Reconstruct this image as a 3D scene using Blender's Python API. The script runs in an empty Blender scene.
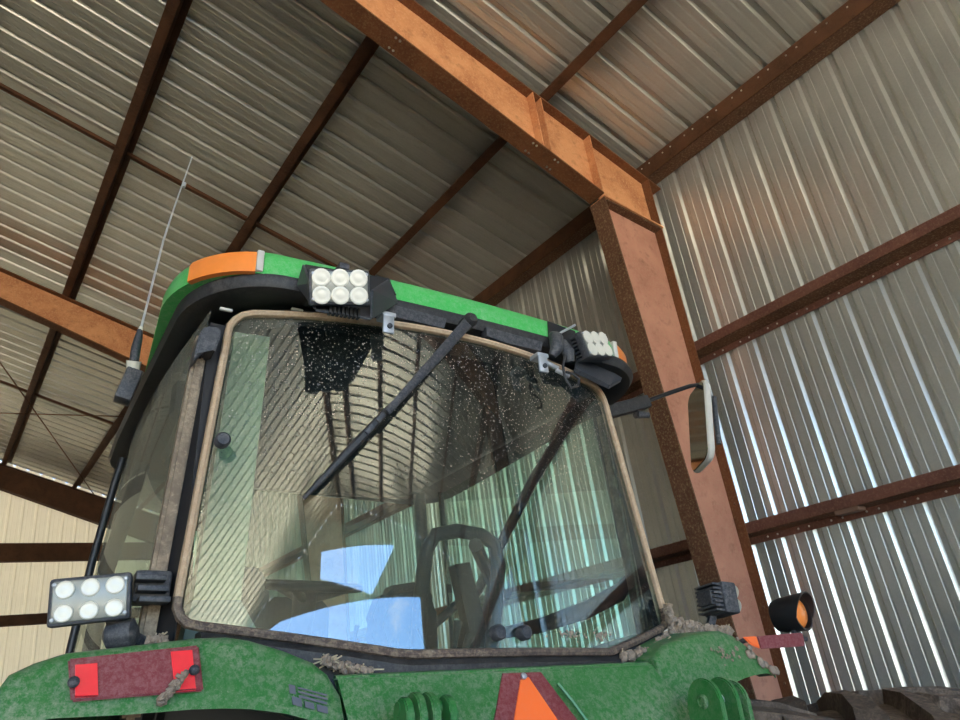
import bpy, bmesh, math, random
from mathutils import Vector, Matrix, Quaternion
random.seed(7)
D = bpy.data
SC = bpy.context.scene
COL = SC.collection
H = 2.0                      # the photographer's eye above the dirt floor

# ------------------------------------------------------------------ camera
CAM_R = Vector((0.80044653, -0.58523319, -0.12956646))
CAM_D = Vector((0.1440538, 0.39764551, -0.90616034))
CAM_F = Vector((0.58183662, 0.70666836, 0.40259903))
FPX = 705.5
cam_d = D.cameras.new('camera'); cam = D.objects.new('camera', cam_d); COL.objects.link(cam)
m3 = Matrix((CAM_R, -CAM_D, -CAM_F)).transposed()
cam.matrix_world = Matrix.Translation((0, 0, H)) @ m3.to_4x4()
cam_d.sensor_width = 36; cam_d.lens = FPX / 960 * 36; cam_d.clip_start = 0.02
SC.camera = cam

# tractor frame: lateral a, forward b, up c (leans to its right side in the ruts)
PHI, RHO = -0.092, -0.087
T_A = Vector((math.cos(PHI)*math.cos(RHO), math.sin(PHI)*math.cos(RHO), math.sin(RHO)))
T_B = Vector((-math.sin(PHI), math.cos(PHI), 0)); T_B -= T_B.dot(T_A)*T_A; T_B.normalize()
T_C = T_A.cross(T_B)
T_O = Vector((1.049, 1.485, 0))
UP0 = 2.0                    # tractor origin (ground) to window-sill level

def T(px, py, b):
    """a point of the tractor (a, b, c) that lies b metres ahead of the rear window corners, measured on the photograph"""
    d = CAM_R*((px-480)/FPX) + CAM_D*((py-360)/FPX) + CAM_F
    dl = Vector((d.dot(T_A), d.dot(T_B), d.dot(T_C))); o = -Vector((T_O.dot(T_A), T_O.dot(T_B), T_O.dot(T_C)))
    return o + dl*((b-o.y)/dl.y)

# ------------------------------------------------------------------ materials
def new_mat(name):
    m = D.materials.new(name); m.use_nodes = True
    nt = m.node_tree; nt.nodes.clear()
    return m, nt
def N(nt, t, **kw):
    n = nt.nodes.new(t)
    for k, v in kw.items():
        if k in n.inputs: n.inputs[k].default_value = v
        else: setattr(n, k, v)
    return n
def L(nt, a, b): nt.links.new(a, b)
def rgba(c): return (c[0], c[1], c[2], 1)
def noise(nt, scale, detail=4, rough=.6, vec=None, dist=0):
    n = N(nt, 'ShaderNodeTexNoise'); n.inputs['Scale'].default_value = scale
    n.inputs['Detail'].default_value = detail; n.inputs['Roughness'].default_value = rough
    n.inputs['Distortion'].default_value = dist
    if vec: L(nt, vec, n.inputs['Vector'])
    return n.outputs['Fac']
def ramp(nt, fac, stops):
    r = N(nt, 'ShaderNodeValToRGB'); e = r.color_ramp.elements
    while len(e) < len(stops): e.new(.5)
    for x, (p, c) in zip(e, stops): x.position = p; x.color = rgba(c)
    L(nt, fac, r.inputs['Fac']); return r.outputs['Color']
def framp(nt, fac, p0, p1, v0=0, v1=1):
    r = N(nt, 'ShaderNodeMapRange'); L(nt, fac, r.inputs['Value'])
    r.inputs['From Min'].default_value = p0; r.inputs['From Max'].default_value = p1
    r.inputs['To Min'].default_value = v0; r.inputs['To Max'].default_value = v1
    return r.outputs['Result']
def mixc(nt, fac, a, b):
    m = N(nt, 'ShaderNodeMix'); m.data_type = 'RGBA'
    if hasattr(fac, 'links'): L(nt, fac, m.inputs[0])
    else: m.inputs[0].default_value = fac
    for s, v in ((m.inputs[6], a), (m.inputs[7], b)):
        if hasattr(v, 'links'): L(nt, v, s)
        else: s.default_value = rgba(v)
    return m.outputs[2]
def objco(nt, scale=(1, 1, 1)):
    c = N(nt, 'ShaderNodeTexCoord'); mp = N(nt, 'ShaderNodeMapping'); mp.inputs['Scale'].default_value = scale
    L(nt, c.outputs['Object'], mp.inputs['Vector']); return mp.outputs['Vector']
def finish(nt, color, rough=.6, metal=0, bump=None, bs=.3, bd=.01, spec=.5, coat=0):
    p = N(nt, 'ShaderNodeBsdfPrincipled'); o = N(nt, 'ShaderNodeOutputMaterial')
    for s, v in (('Base Color', color), ('Roughness', rough), ('Metallic', metal)):
        if hasattr(v, 'links'): L(nt, v, p.inputs[s])
        else: p.inputs[s].default_value = rgba(v) if s == 'Base Color' else v
    p.inputs['Specular IOR Level'].default_value = spec; p.inputs['Coat Weight'].default_value = coat
    if bump is not None:
        b = N(nt, 'ShaderNodeBump'); b.inputs['Strength'].default_value = bs; b.inputs['Distance'].default_value = bd
        L(nt, bump, b.inputs['Height']); L(nt, b.outputs['Normal'], p.inputs['Normal'])
    L(nt, p.outputs['BSDF'], o.inputs['Surface']); return p

def m_galv(name, base, rough=.36, metal=.8):
    m, nt = new_mat(name); v = objco(nt)
    f1 = noise(nt, 1.3, 3, .6, v); f2 = noise(nt, 60, 3, .7, v); f3 = noise(nt, 6, 4, .7, v)
    c = ramp(nt, f1, [(.3, [x*.82 for x in base]), (.7, base)])
    c = mixc(nt, framp(nt, f2, .35, .7, 0, .25), c, [x*.6 for x in base])
    c = mixc(nt, framp(nt, f3, .66, .82, 0, .2), c, (.30, .25, .16))
    finish(nt, c, rough, metal); return m
def m_rust(name, c1, c2, c3, fine=45, rough=.75):
    m, nt = new_mat(name); v = objco(nt)
    f1 = noise(nt, 2.2, 5, .65, v, .3); f2 = noise(nt, fine, 4, .75, v); f3 = noise(nt, 9, 5, .7, v)
    c = ramp(nt, f1, [(.32, c1), (.62, c2)])
    c = mixc(nt, framp(nt, f2, .5, .68, 0, .75), c, c3)
    c = mixc(nt, framp(nt, f3, .55, .75, 0, .6), c, [x*.45 for x in c1])
    finish(nt, c, rough, 0, f2, .35, .006, .25); return m
def m_dusty(name, base, dust=(.36, .31, .25), amount=.45, fine=70, rough=.5, coat=0, metal=0, spec=.4):
    m, nt = new_mat(name); v = objco(nt)
    f1 = noise(nt, 3.2, 5, .7, v, .4); f2 = noise(nt, fine, 4, .8, v); f3 = noise(nt, fine*3.3, 2, .7, v)
    k = N(nt, 'ShaderNodeMath', operation='MULTIPLY'); L(nt, framp(nt, f1, .32, .7), k.inputs[0]); L(nt, framp(nt, f2, .42, .62), k.inputs[1])
    k2 = N(nt, 'ShaderNodeMath', operation='MULTIPLY_ADD'); L(nt, k.outputs[0], k2.inputs[0]); k2.inputs[1].default_value = amount
    L(nt, framp(nt, f3, .55, .75, 0, amount*.5), k2.inputs[2])
    c = mixc(nt, k2.outputs[0], base, dust)
    finish(nt, c, framp(nt, k2.outputs[0], 0, .6, rough, .9), metal, f2, .12, .002, spec, coat); return m
def m_plain(name, c, rough=.5, metal=0, spec=.5, coat=0):
    m, nt = new_mat(name); v = objco(nt); f = noise(nt, 40, 3, .6, v)
    col = mixc(nt, framp(nt, f, .35, .7, 0, .18), c, [x*.6 for x in c])
    finish(nt, col, rough, metal, None, 0, 0, spec, coat); return m
def m_glass(name, tint, refl, dust_lo, dust_hi, dustc=(.42, .38, .31), speck=.5, rmax=1.0):
    """thin dirty tinted pane: tinted see-through + mirror reflection + dust film and dried drops"""
    m, nt = new_mat(name); v = objco(nt)
    tr = N(nt, 'ShaderNodeBsdfTransparent'); tr.inputs['Color'].default_value = rgba(tint)
    gl = N(nt, 'ShaderNodeBsdfGlossy'); gl.inputs['Roughness'].default_value = .012; gl.inputs['Color'].default_value = (.93, 1, .98, 1)
    lw = N(nt, 'ShaderNodeLayerWeight'); lw.inputs['Blend'].default_value = .3
    rf = framp(nt, lw.outputs['Fresnel'], 0, 1, refl, rmax)
    m1 = N(nt, 'ShaderNodeMixShader'); L(nt, rf, m1.inputs[0]); L(nt, tr.outputs[0], m1.inputs[1]); L(nt, gl.outputs[0], m1.inputs[2])
    df = N(nt, 'ShaderNodeBsdfDiffuse'); df.inputs['Color'].default_value = rgba(dustc)
    big = noise(nt, 2.0, 4, .6, v, .5); med = noise(nt, 170, 3, .75, v); fin = noise(nt, 420, 2, .6, v)
    sx = N(nt, 'ShaderNodeSeparateXYZ'); L(nt, v, sx.inputs[0])
    hi = framp(nt, sx.outputs['Z'], 2.25, 2.85, 0, 1)       # more dried drops towards the top of the pane
    vo = N(nt, 'ShaderNodeTexVoronoi'); vo.inputs['Scale'].default_value = 200; L(nt, v, vo.inputs['Vector'])
    sc_ = N(nt, 'ShaderNodeSeparateColor'); L(nt, vo.outputs['Color'], sc_.inputs['Color'])
    rad = framp(nt, sc_.outputs['Red'], .25, 1, 0, .42)
    lt = N(nt, 'ShaderNodeMath', operation='LESS_THAN'); L(nt, vo.outputs['Distance'], lt.inputs[0]); L(nt, rad, lt.inputs[1])
    s1m = N(nt, 'ShaderNodeMath', operation='MULTIPLY'); L(nt, lt.outputs[0], s1m.inputs[0]); L(nt, framp(nt, med, .4, .6, speck*.3, speck), s1m.inputs[1]); s1 = s1m.outputs[0]
    s1h = N(nt, 'ShaderNodeMath', operation='MULTIPLY'); L(nt, s1, s1h.inputs[0]); L(nt, framp(nt, hi, 0, 1, .25, 1.), s1h.inputs[1])
    film = framp(nt, big, .35, .7, dust_lo, dust_hi)
    ff = N(nt, 'ShaderNodeMath', operation='MULTIPLY'); L(nt, film, ff.inputs[0]); L(nt, framp(nt, fin, .3, .7, .5, 1.4), ff.inputs[1])
    ad = N(nt, 'ShaderNodeMath', operation='ADD'); ad.use_clamp = True; L(nt, s1h.outputs[0], ad.inputs[0]); L(nt, ff.outputs[0], ad.inputs[1])
    m2 = N(nt, 'ShaderNodeMixShader'); L(nt, ad.outputs[0], m2.inputs[0]); L(nt, m1.outputs[0], m2.inputs[1]); L(nt, df.outputs[0], m2.inputs[2])
    o = N(nt, 'ShaderNodeOutputMaterial'); L(nt, m2.outputs[0], o.inputs['Surface']); return m

MT = {}
MT['wall'] = m_galv('galvanised_wall_sheet', (.64, .64, .60), .27, .66)
MT['roof'] = m_galv('galvanised_roof_sheet', (.62, .61, .55), .27, .62)
MT['endwall'] = m_galv('cream_wall_sheet', (.86, .81, .66), .5, .1)
def m_translucent(name, base, through, amount):
    m, nt = new_mat(name); v = objco(nt); f = noise(nt, 1.5, 4, .6, v)
    c = mixc(nt, framp(nt, f, .35, .7, 0, .3), base, [x*.8 for x in base])
    p = N(nt, 'ShaderNodeBsdfPrincipled'); L(nt, c, p.inputs['Base Color']); p.inputs['Roughness'].default_value = .5
    t = N(nt, 'ShaderNodeBsdfTranslucent'); t.inputs['Color'].default_value = rgba(through)
    mx = N(nt, 'ShaderNodeMixShader'); mx.inputs[0].default_value = amount; L(nt, p.outputs[0], mx.inputs[1]); L(nt, t.outputs[0], mx.inputs[2])
    o = N(nt, 'ShaderNodeOutputMaterial'); L(nt, mx.outputs[0], o.inputs['Surface']); return m
MT['endwall'] = m_translucent('cream_translucent_sheet', (.84, .79, .64), (.95, .86, .66), .021)
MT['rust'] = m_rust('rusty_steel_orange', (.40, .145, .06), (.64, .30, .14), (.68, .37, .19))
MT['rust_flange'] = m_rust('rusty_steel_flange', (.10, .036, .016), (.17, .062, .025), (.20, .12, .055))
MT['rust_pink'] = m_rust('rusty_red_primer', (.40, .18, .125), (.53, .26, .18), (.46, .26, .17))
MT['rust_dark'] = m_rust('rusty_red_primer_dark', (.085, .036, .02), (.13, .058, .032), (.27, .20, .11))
MT['purlin'] = m_rust('rusty_purlin', (.055, .024, .012), (.10, .042, .02), (.09, .05, .028))
MT['girt'] = m_rust('rusty_girt', (.09, .036, .025), (.14, .058, .04), (.19, .10, .07))
MT['zinc'] = m_plain('zinc_screw', (.6, .58, .52), .35, .9)
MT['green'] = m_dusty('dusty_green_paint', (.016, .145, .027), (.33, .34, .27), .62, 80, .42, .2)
MT['green_lit'] = m_dusty('green_paint_lit', (.045, .42, .085), (.45, .58, .44), .42, 60, .4, .25)  # the tractor's green with the light on the roof put into its colour
MT['green_dark'] = m_dusty('green_bracket_paint', (.014, .15, .03), (.22, .26, .16), .4, 60, .35, .3)
MT['black'] = m_dusty('dusty_black_plastic', (.016, .016, .018), (.16, .15, .14), .35, 60, .5)
MT['black_clean'] = m_plain('black_rubber', (.012, .012, .014), .45)
MT['blackblue'] = m_dusty('dusty_dark_housing', (.025, .028, .036), (.26, .25, .25), .45, 90, .45)
MT['seal'] = m_dusty('dusty_brown_seal', (.07, .05, .045), (.40, .31, .22), .75, 60, .7)
MT['seal_tan'] = m_dusty('tan_dusty_seal', (.40, .28, .18), (.60, .47, .33), .8, 70, .8)
MT['post'] = m_dusty('dusty_tan_post', (.16, .12, .085), (.46, .37, .26), .85, 26, .75)
MT['tan_trim'] = m_plain('tan_cab_trim', (.46, .40, .25), .7)
MT['grey_trim'] = m_plain('grey_green_cab_trim', (.24, .27, .25), .8)
MT['interior'] = m_plain('dark_cab_plastic', (.014, .017, .019), .6)
MT['seat'] = m_plain('dark_seat_fabric', (.02, .024, .026), .85)
MT['amber'] = m_plain('amber_lens', (.85, .24, .04), .35, 0, .5, .4)
MT['orange'] = m_dusty('fluorescent_orange', (.95, .16, .03), (.7, .3, .2), .12, 60, .5)
MT['maroon'] = m_dusty('dull_maroon_reflector', (.17, .022, .03), (.42, .26, .25), .42, 110, .4)
MT['red'] = m_plain('bright_red_reflector', (.86, .012, .03), .35, 0, .5, .3)
MT['white'] = m_plain('white_lens', (.66, .63, .54), .25, 0, .5, .5)
MT['lensglass'] = m_plain('lens_backing', (.23, .23, .20), .4, .3, .5, .3)
MT['silver'] = m_plain('silver_bracket', (.42, .44, .47), .45, .5)
MT['palegrey'] = m_plain('pale_grey_edge', (.52, .50, .45), .6)
MT['mirror'] = m_plain('mirror_glass', (.55, .55, .5), .04, 1.0)
MT['decal'] = m_plain('grey_decal_print', (.10, .11, .14), .6)
MT['dirt'] = m_dusty('dry_dirt', (.22, .17, .13), (.42, .35, .28), .7, 90, .95)
MT['straw'] = m_plain('dry_straw', (.45, .38, .26), .9)
MT['wood'] = m_plain('brown_wood', (.16, .09, .06), .9)
MT['tyre'] = m_dusty('dusty_tyre_rubber', (.075, .055, .042), (.27, .20, .15), .9, 30, .85)
MT['glass'] = m_glass('dirty_rear_glass', (.52, .75, .70), .11, .004, .03, (.62, .60, .54), .62)
MT['glass_side'] = m_glass('dusty_side_glass', (.55, .62, .56), .02, .24, .38, (.38, .37, .30), .2, .4)
MT['glass_right'] = m_glass('right_side_glass', (.66, .86, .80), .01, .01, .05, (.36, .35, .27), .1, .12)
MT['glass_front'] = m_glass('front_glass', (.78, .95, .94), .01, .0, .015, speck=.1, rmax=.12)

def m_ground(name, c1, c2):
    m, nt = new_mat(name); v = objco(nt); f = noise(nt, .9, 6, .65, v); g = noise(nt, 30, 4, .7, v)
    c = ramp(nt, f, [(.35, c1), (.65, c2)]); c = mixc(nt, framp(nt, g, .45, .7, 0, .35), c, [x*.6 for x in c1])
    finish(nt, c, .95, 0, g, .4, .02, .2); return m
MT['floor'] = m_ground('dirt_floor', (.30, .25, .18), (.40, .34, .25))
MT['yard'] = m_ground('gravel_yard', (.42, .38, .30), (.52, .47, .38))

# ------------------------------------------------------------------ mesh helpers
def link(name, bm, mat, parent=None, smooth=None):
    me = D.meshes.new(name); bmesh.ops.recalc_face_normals(bm, faces=bm.faces); bm.to_mesh(me); bm.free()
    mats = mat if isinstance(mat, (list, tuple)) else [mat]
    for k in mats: me.materials.append(MT[k])
    if smooth is not None:
        for p in me.polygons: p.use_smooth = True
        if smooth: me.set_sharp_from_angle(angle=math.radians(smooth))
    o = D.objects.new(name, me); COL.objects.link(o)
    if parent is not None: o.parent = parent
    return o
def tag(o, label=None, cat=None, group=None, kind=None):
    if label: o['label'] = label
    if cat: o['category'] = cat
    if group: o['group'] = group
    if kind: o['kind'] = kind
    return o
def empty(name, loc=(0, 0, 0), parent=None):
    o = D.objects.new(name, None); o.empty_display_size = .1; COL.objects.link(o); o.location = loc
    if parent is not None: o.parent = parent
    return o
def BM(): return bmesh.new()
def basis(x, y, z, o):
    return Matrix(((x[0], y[0], z[0], o[0]), (x[1], y[1], z[1], o[1]), (x[2], y[2], z[2], o[2]), (0, 0, 0, 1)))
def add_box(bm, lo, hi, M=None, bev=0, seg=2):
    r = bmesh.ops.create_cube(bm, size=1); vs = r['verts']
    lo, hi = Vector(lo), Vector(hi); s = hi-lo; c = (hi+lo)/2
    for v in vs: v.co = Vector((v.co.x*s.x, v.co.y*s.y, v.co.z*s.z)) + c
    if bev:
        es = list({e for v in vs for e in v.link_edges})
        r2 = bmesh.ops.bevel(bm, geom=es, offset=min(bev, .45*min(abs(s.x), abs(s.y), abs(s.z))), segments=seg, affect='EDGES', profile=.5)
        vs = list({v for f in r2['faces'] for v in f.verts} | {v for v in vs if v.is_valid})
    if M is not None:
        for v in vs: v.co = M @ v.co
    return vs
def add_prism(bm, pts, ext, mi=0):
    """closed polygon of 3-D points pushed along ext"""
    ext = Vector(ext); a = [bm.verts.new(Vector(p)) for p in pts]; b = [bm.verts.new(Vector(p)+ext) for p in pts]
    n = len(a); fs = [bm.faces.new(a), bm.faces.new(b[::-1])]
    for i in range(n): fs.append(bm.faces.new((a[i], b[i], b[(i+1) % n], a[(i+1) % n])))
    for f in fs: f.material_index = mi
    return fs
def add_tube(bm, pts, r, seg=8, cap=True, squash=None):
    pts = [Vector(p) for p in pts]; rings = []; n = len(pts); up = None
    for i, p in enumerate(pts):
        d = (pts[min(i+1, n-1)]-pts[max(i-1, 0)]).normalized()
        if up is None:
            up = Vector((0, 0, 1)) if abs(d.z) < .9 else Vector((1, 0, 0))
        u = (up - d*up.dot(d)).normalized(); w = d.cross(u); up = u
        rr = r[i] if isinstance(r, (list, tuple)) else r
        rings.append([bm.verts.new(p + (u*math.cos(2*math.pi*k/seg) + w*math.sin(2*math.pi*k/seg)*(squash or 1))*rr) for k in range(seg)])
    for a, b in zip(rings, rings[1:]):
        for k in range(seg): bm.faces.new((a[k], a[(k+1) % seg], b[(k+1) % seg], b[k]))
    if cap: bm.faces.new(rings[0][::-1]); bm.faces.new(rings[-1])
def add_loop_tube(bm, pts, r, seg=8, nrm=None, rn=None):
    """closed tube; cross-section r in the plane of the loop, rn along nrm(i)"""
    pts = [Vector(p) for p in pts]; n = len(pts); rings = []
    for i, p in enumerate(pts):
        d = (pts[(i+1) % n]-pts[i-1]).normalized(); w = Vector(nrm); w = (w-d*w.dot(d)).normalized(); u = w.cross(d)
        rings.append([bm.verts.new(p + u*math.cos(2*math.pi*k/seg)*r + w*math.sin(2*math.pi*k/seg)*(rn or r)) for k in range(seg)])
    for i in range(n):
        a, b = rings[i], rings[(i+1) % n]
        for k in range(seg): bm.faces.new((a[k], a[(k+1) % seg], b[(k+1) % seg], b[k]))
def add_lathe(bm, prof, M, seg=24, caps=True):
    """profile [(radius, height)] turned about local Z of M"""
    rings = [[bm.verts.new(M @ Vector((r*math.cos(2*math.pi*k/seg), r*math.sin(2*math.pi*k/seg), z))) for k in range(seg)] for r, z in prof]
    for a, b in zip(rings, rings[1:]):
        for k in range(seg): bm.faces.new((a[k], a[(k+1) % seg], b[(k+1) % seg], b[k]))
    if caps: bm.faces.new(rings[0][::-1]); bm.faces.new(rings[-1])
def add_loft(bm, rings, cap0=True, cap1=True, closed=True):
    vs = [[bm.verts.new(Vector(p)) for p in r] for r in rings]; n = len(vs[0])
    for a, b in zip(vs, vs[1:]):
        for k in range(n if closed else n-1): bm.faces.new((a[k], a[(k+1) % n], b[(k+1) % n], b[k]))
    if cap0: bm.faces.new(vs[0][::-1])
    if cap1: bm.faces.new(vs[-1])
    return vs
def axis_m(o, z, xh=(0, 0, 1)):
    z = Vector(z).normalized(); x = Vector(xh); x = x - z*x.dot(z)
    if x.length < 1e-4: x = Vector((1, 0, 0)) - z*z.x
    x.normalize(); return basis(x, z.cross(x), z, Vector(o))

# ------------------------------------------------------------------ the shed shell
W = 6.01; S = 1/3; XR = -1.5; XL = -9.0           # right wall, roof pitch, ridge, left wall
Y0, Y1 = -12.0, 21.1                              # open end behind the photographer, far end
def roof_z(x): return H + 4.99 - (x-5.8)*S if x >= XR else H + 4.99 - (XR-5.8)*S - (XR-x)*S
P = .3048
MINOR = []
for cu in (.043+.1016, .043+.2032): MINOR += [(cu-.013, 0), (cu-.007, .006), (cu+.007, .006), (cu+.0115, 0)]
PROF_W = [(0, 0), (.024, .028), (.060, .028), (.084, 0)] + MINOR
PROF_R = [(0, 0), (.012, .014), (.020, .036), (.064, .036), (.072, .014), (.084, 0)] + [(cu+o, h) for cu in (.043+.1016, .043+.2032) for o, h in ((-.018, 0), (-.007, .0028), (.007, .0028), (.018, 0))]
def corrugated(name, u0, u1, phase, spans, place, mat):
    """ribbed sheet: u runs across the ribs, spans(u) gives the [v0, v1] stretches along a rib, place(u, d, v) -> world"""
    bm = BM(); us = []; k = math.floor((u0-phase)/P)
    while phase + k*P < u1:
        for du, d in (PROF_R if name == 'ceiling' else PROF_W):
            u = phase + k*P + du
            if u0 <= u <= u1: us.append((u, d))
        k += 1
    us = [(u0, 0)] + us + [(u1, 0)]
    for (ua, da), (ub, db) in zip(us, us[1:]):
        if ub-ua < 1e-5: continue
        mid = (ua+ub)/2
        for (fa, fb), (ga, gb) in zip(spans(ua, mid), spans(ub, mid)):
            vs = [bm.verts.new(place(ua, da, fa)), bm.verts.new(place(ub, db, ga)), bm.verts.new(place(ub, db, gb)), bm.verts.new(place(ua, da, fb))]
            bm.faces.new(vs)
    bmesh.ops.remove_doubles(bm, verts=bm.verts, dist=1e-5)
    o = link(name, bm, mat); tag(o, kind='structure'); return o
ZF = -0.35                                          # sheets run a little into the ground
corrugated('wall_right', Y0, Y1, 3.173-.070, lambda u, m: [(ZF, roof_z(W))], lambda u, d, v: (W+d, u, v), 'wall')
OPEN_L = ((-11.2, -4.6),)               # unseen opening in the left wall, added to light the near right wall
def left_spans(u, m):
    top = roof_z(XL)
    return [(top-.8, top)] if any(a < m < b for a, b in OPEN_L) else [(ZF, top)]
corrugated('wall_left', Y0, Y1, 0.1, left_spans, lambda u, d, v: (XL-d, u, v), 'wall')
corrugated('wall_far', XL, W, .12, lambda u, m: [(ZF, roof_z(u))], lambda u, d, v: (u, Y1+d, v), 'endwall')
DOOR = (-8.6, 3.3)                                  # big unseen doorway; header slope and gap above it shaped for the window reflection
def door_z(x): return H + min(5.45, 4.83 - .137*x)
def gap_z(x):
    hi = 6.05 - .17*x
    lo = 5.74 - .337*(x+2.14) if x < .5 else 4.85 + .60*(x-.5)
    return max(H+lo, door_z(x)+.12), H+hi
def back_spans(u, m):
    t = roof_z(u)
    if DOOR[0] < m < DOOR[1]:
        if -2.4 < m < 1.9:
            a, b = gap_z(u); return [(door_z(u), a), (max(a, b), max(a, b, t))]
        return [(door_z(u), t)]
    return [(ZF, t)]
corrugated('wall_back', XL, W, .2, back_spans, lambda u, d, v: (u, Y0-d, v), 'wall')
bmr = BM(); bmr.free()
def roof_place(u, d, v):
    nx = S/math.hypot(1, S); nz = 1/math.hypot(1, S)
    return (v + (nx*d if v > XR+1e-6 else 0), u, roof_z(v) + nz*d)
corrugated('ceiling', Y0, Y1, 3.655-.070, lambda u, m: [(XR, W+.25)], roof_place, 'roof')
def roof_place_l(u, d, v): return (v, u, roof_z(v) + d)
corrugated('ceiling', Y0, Y1, 3.655-.070, lambda u, m: [(XL-.25, XR)], roof_place_l, 'roof')

# floor: dirt, rutted lower under the tractor's right wheels and higher under its left ones
def floor_z(x, y):
    dx, dy = x-1.05, y-2.6
    f = math.exp(-((max(abs(dx)-1.9, 0)/1.2)**2)) * math.exp(-((max(abs(dy)-3.2, 0)/1.5)**2))
    return max(-.26, min(.26, dx*math.tan(RHO)))*f
def grid(name, xs, ys, fz, mat):
    bm = BM(); g = [[bm.verts.new((x, y, fz(x, y))) for x in xs] for y in ys]
    for j in range(len(ys)-1):
        for i in range(len(xs)-1): bm.faces.new((g[j][i], g[j][i+1], g[j+1][i+1], g[j+1][i]))
    return tag(link(name, bm, mat, smooth=0), kind='structure')
def lin(a, b, n): return [a+(b-a)*i/n for i in range(n+1)]
grid('floor', lin(XL-.1, W+.1, 50), lin(Y0, Y1+.1, 110), floor_z, 'floor')
bm = BM()
for (x0, x1, y0, y1) in ((-90, 90, -90, Y0), (-90, XL-.1, Y0, 90), (W+.1, 90, Y0, 90), (XL-.1, W+.1, Y1+.1, 90)):
    vs = [bm.verts.new((x, y, 0)) for x, y in ((x0, y0), (x1, y0), (x1, y1), (x0, y1))]; bm.faces.new(vs)
tag(link('ground', bm, 'yard'), kind='structure')

# ------------------------------------------------------------------ steel frames
PD = .21*math.hypot(1, S)                           # purlin depth, measured down
def plate(bm, pts, y0, y1): add_prism(bm, [(x, y0, z) for x, z in pts], (0, y1-y0, 0))
def raft_bot(x): return H + 5.34 - .39*(x-2.26)
def raft_top(x): return roof_z(x) - PD
def frame(yf, label_r, label_c, group, mats=('rust', 'rust_flange', 'rust_pink', 'rust_dark'), detail=True, nobot=None):
    """half of a portal frame: tapered rafter from the ridge and tapered column on the right wall"""
    t = .012; fw = .205; yw = yf + fw/2
    bot = nobot or raft_bot
    rf = empty('steel_rafter', (XR, yf, raft_bot(XR))); tag(rf, label_r, 'rafter', group)
    off = Vector(rf.location)
    def lk(name, bm, mat, par):
        o = link(name, bm, mat, par)
        for v in o.data.vertices: v.co -= par_off(par)
        return o
    def par_off(p): return Vector(p.location)
    xs = lin(XR, 4.955, 6)
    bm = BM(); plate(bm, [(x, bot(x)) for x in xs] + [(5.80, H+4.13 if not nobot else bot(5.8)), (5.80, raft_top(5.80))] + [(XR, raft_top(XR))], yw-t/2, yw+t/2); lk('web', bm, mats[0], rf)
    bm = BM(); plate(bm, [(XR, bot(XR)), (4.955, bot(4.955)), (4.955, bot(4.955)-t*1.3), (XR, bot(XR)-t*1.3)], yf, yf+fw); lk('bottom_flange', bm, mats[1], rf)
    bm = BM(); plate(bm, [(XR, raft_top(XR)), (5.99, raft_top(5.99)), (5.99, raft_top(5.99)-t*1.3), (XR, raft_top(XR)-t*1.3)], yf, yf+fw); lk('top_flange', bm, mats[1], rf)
    if detail:
        for x, w in ((4.20, .012), (4.30, .012), (4.945, .012)):
            bm = BM(); plate(bm, [(x, bot(x)), (x+w, bot(x+w)), (x+w, raft_top(x)-.02), (x, raft_top(x)-.02)], yf+.004, yw); lk('stiffener_plate', bm, mats[0], rf)
        for x in (4.10, 4.14, 4.36, 4.40, 2.62, 2.66):
            for y in (yf+.04, yf+.16):
                bm = BM(); add_lathe(bm, [(.012, 0), (.012, .008), (.007, .012)], axis_m((x, y, bot(x)-.015), (0, 0, -1)), 6); lk('bolt', bm, 'zinc', rf)
        bm = BM(); plate(bm, [(4.955, H+4.25), (5.83, H+4.13), (5.83, H+4.115), (4.955, H+4.235)], yf-.004, yf+fw); lk('knee_plate', bm, mats[0], rf)
    # column
    ct = H+4.23
    def ci(z): return 4.955 + .072*(ct-z)
    c = empty('steel_column', (5.5, yf, 0)); tag(c, label_c, 'column', group + ' columns')
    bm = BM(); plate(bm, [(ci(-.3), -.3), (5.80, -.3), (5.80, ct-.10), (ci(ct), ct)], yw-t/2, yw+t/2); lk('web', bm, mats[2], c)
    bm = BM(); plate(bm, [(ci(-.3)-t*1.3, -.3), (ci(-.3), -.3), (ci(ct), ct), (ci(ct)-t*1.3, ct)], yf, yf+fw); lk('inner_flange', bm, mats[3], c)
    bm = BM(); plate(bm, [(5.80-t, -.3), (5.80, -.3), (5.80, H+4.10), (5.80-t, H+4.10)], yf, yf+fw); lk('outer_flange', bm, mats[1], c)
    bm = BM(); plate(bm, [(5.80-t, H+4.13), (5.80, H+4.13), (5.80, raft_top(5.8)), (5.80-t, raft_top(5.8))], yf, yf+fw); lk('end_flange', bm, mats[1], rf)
    if detail:
        bm = BM(); plate(bm, [(4.99, H+4.215), (5.79, H+4.105), (5.79, H+4.09), (4.99, H+4.20)], yf+.004, yf+fw-.004); lk('cap_plate', bm, mats[3], c)
        for z in (.95, 1.35, 1.6, 2.2, 3.1):
            bm = BM(); add_lathe(bm, [(.012, 0), (.012, .008), (.007, .012)], axis_m((5.788, yf+.04, z), (-1, 0, 0)), 6); lk('bolt', bm, 'rust_dark', c)
FR = (3.665, 11.45)
frame(FR[0], 'orange rusted tapered steel rafter crossing above the cab to the column beside it',
      'tall tapered rusty pink steel column standing behind the side mirror', 'near portal frame')
frame(FR[1], 'rusty brown rafter in the mid distance passing behind the radio antenna base',
      'rusty steel column of the middle frame hidden behind the cab', 'middle portal frame')
def endbot(x): return H + 5.74 - .375*(x-1.1)
frame(20.62, 'dark brown rafter low at the left against the pale end wall',
      'rusty corner column of the far end frame behind the cab', 'far portal frame', ('purlin', 'purlin', 'rust_dark', 'rust_dark'), False, endbot)
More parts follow.
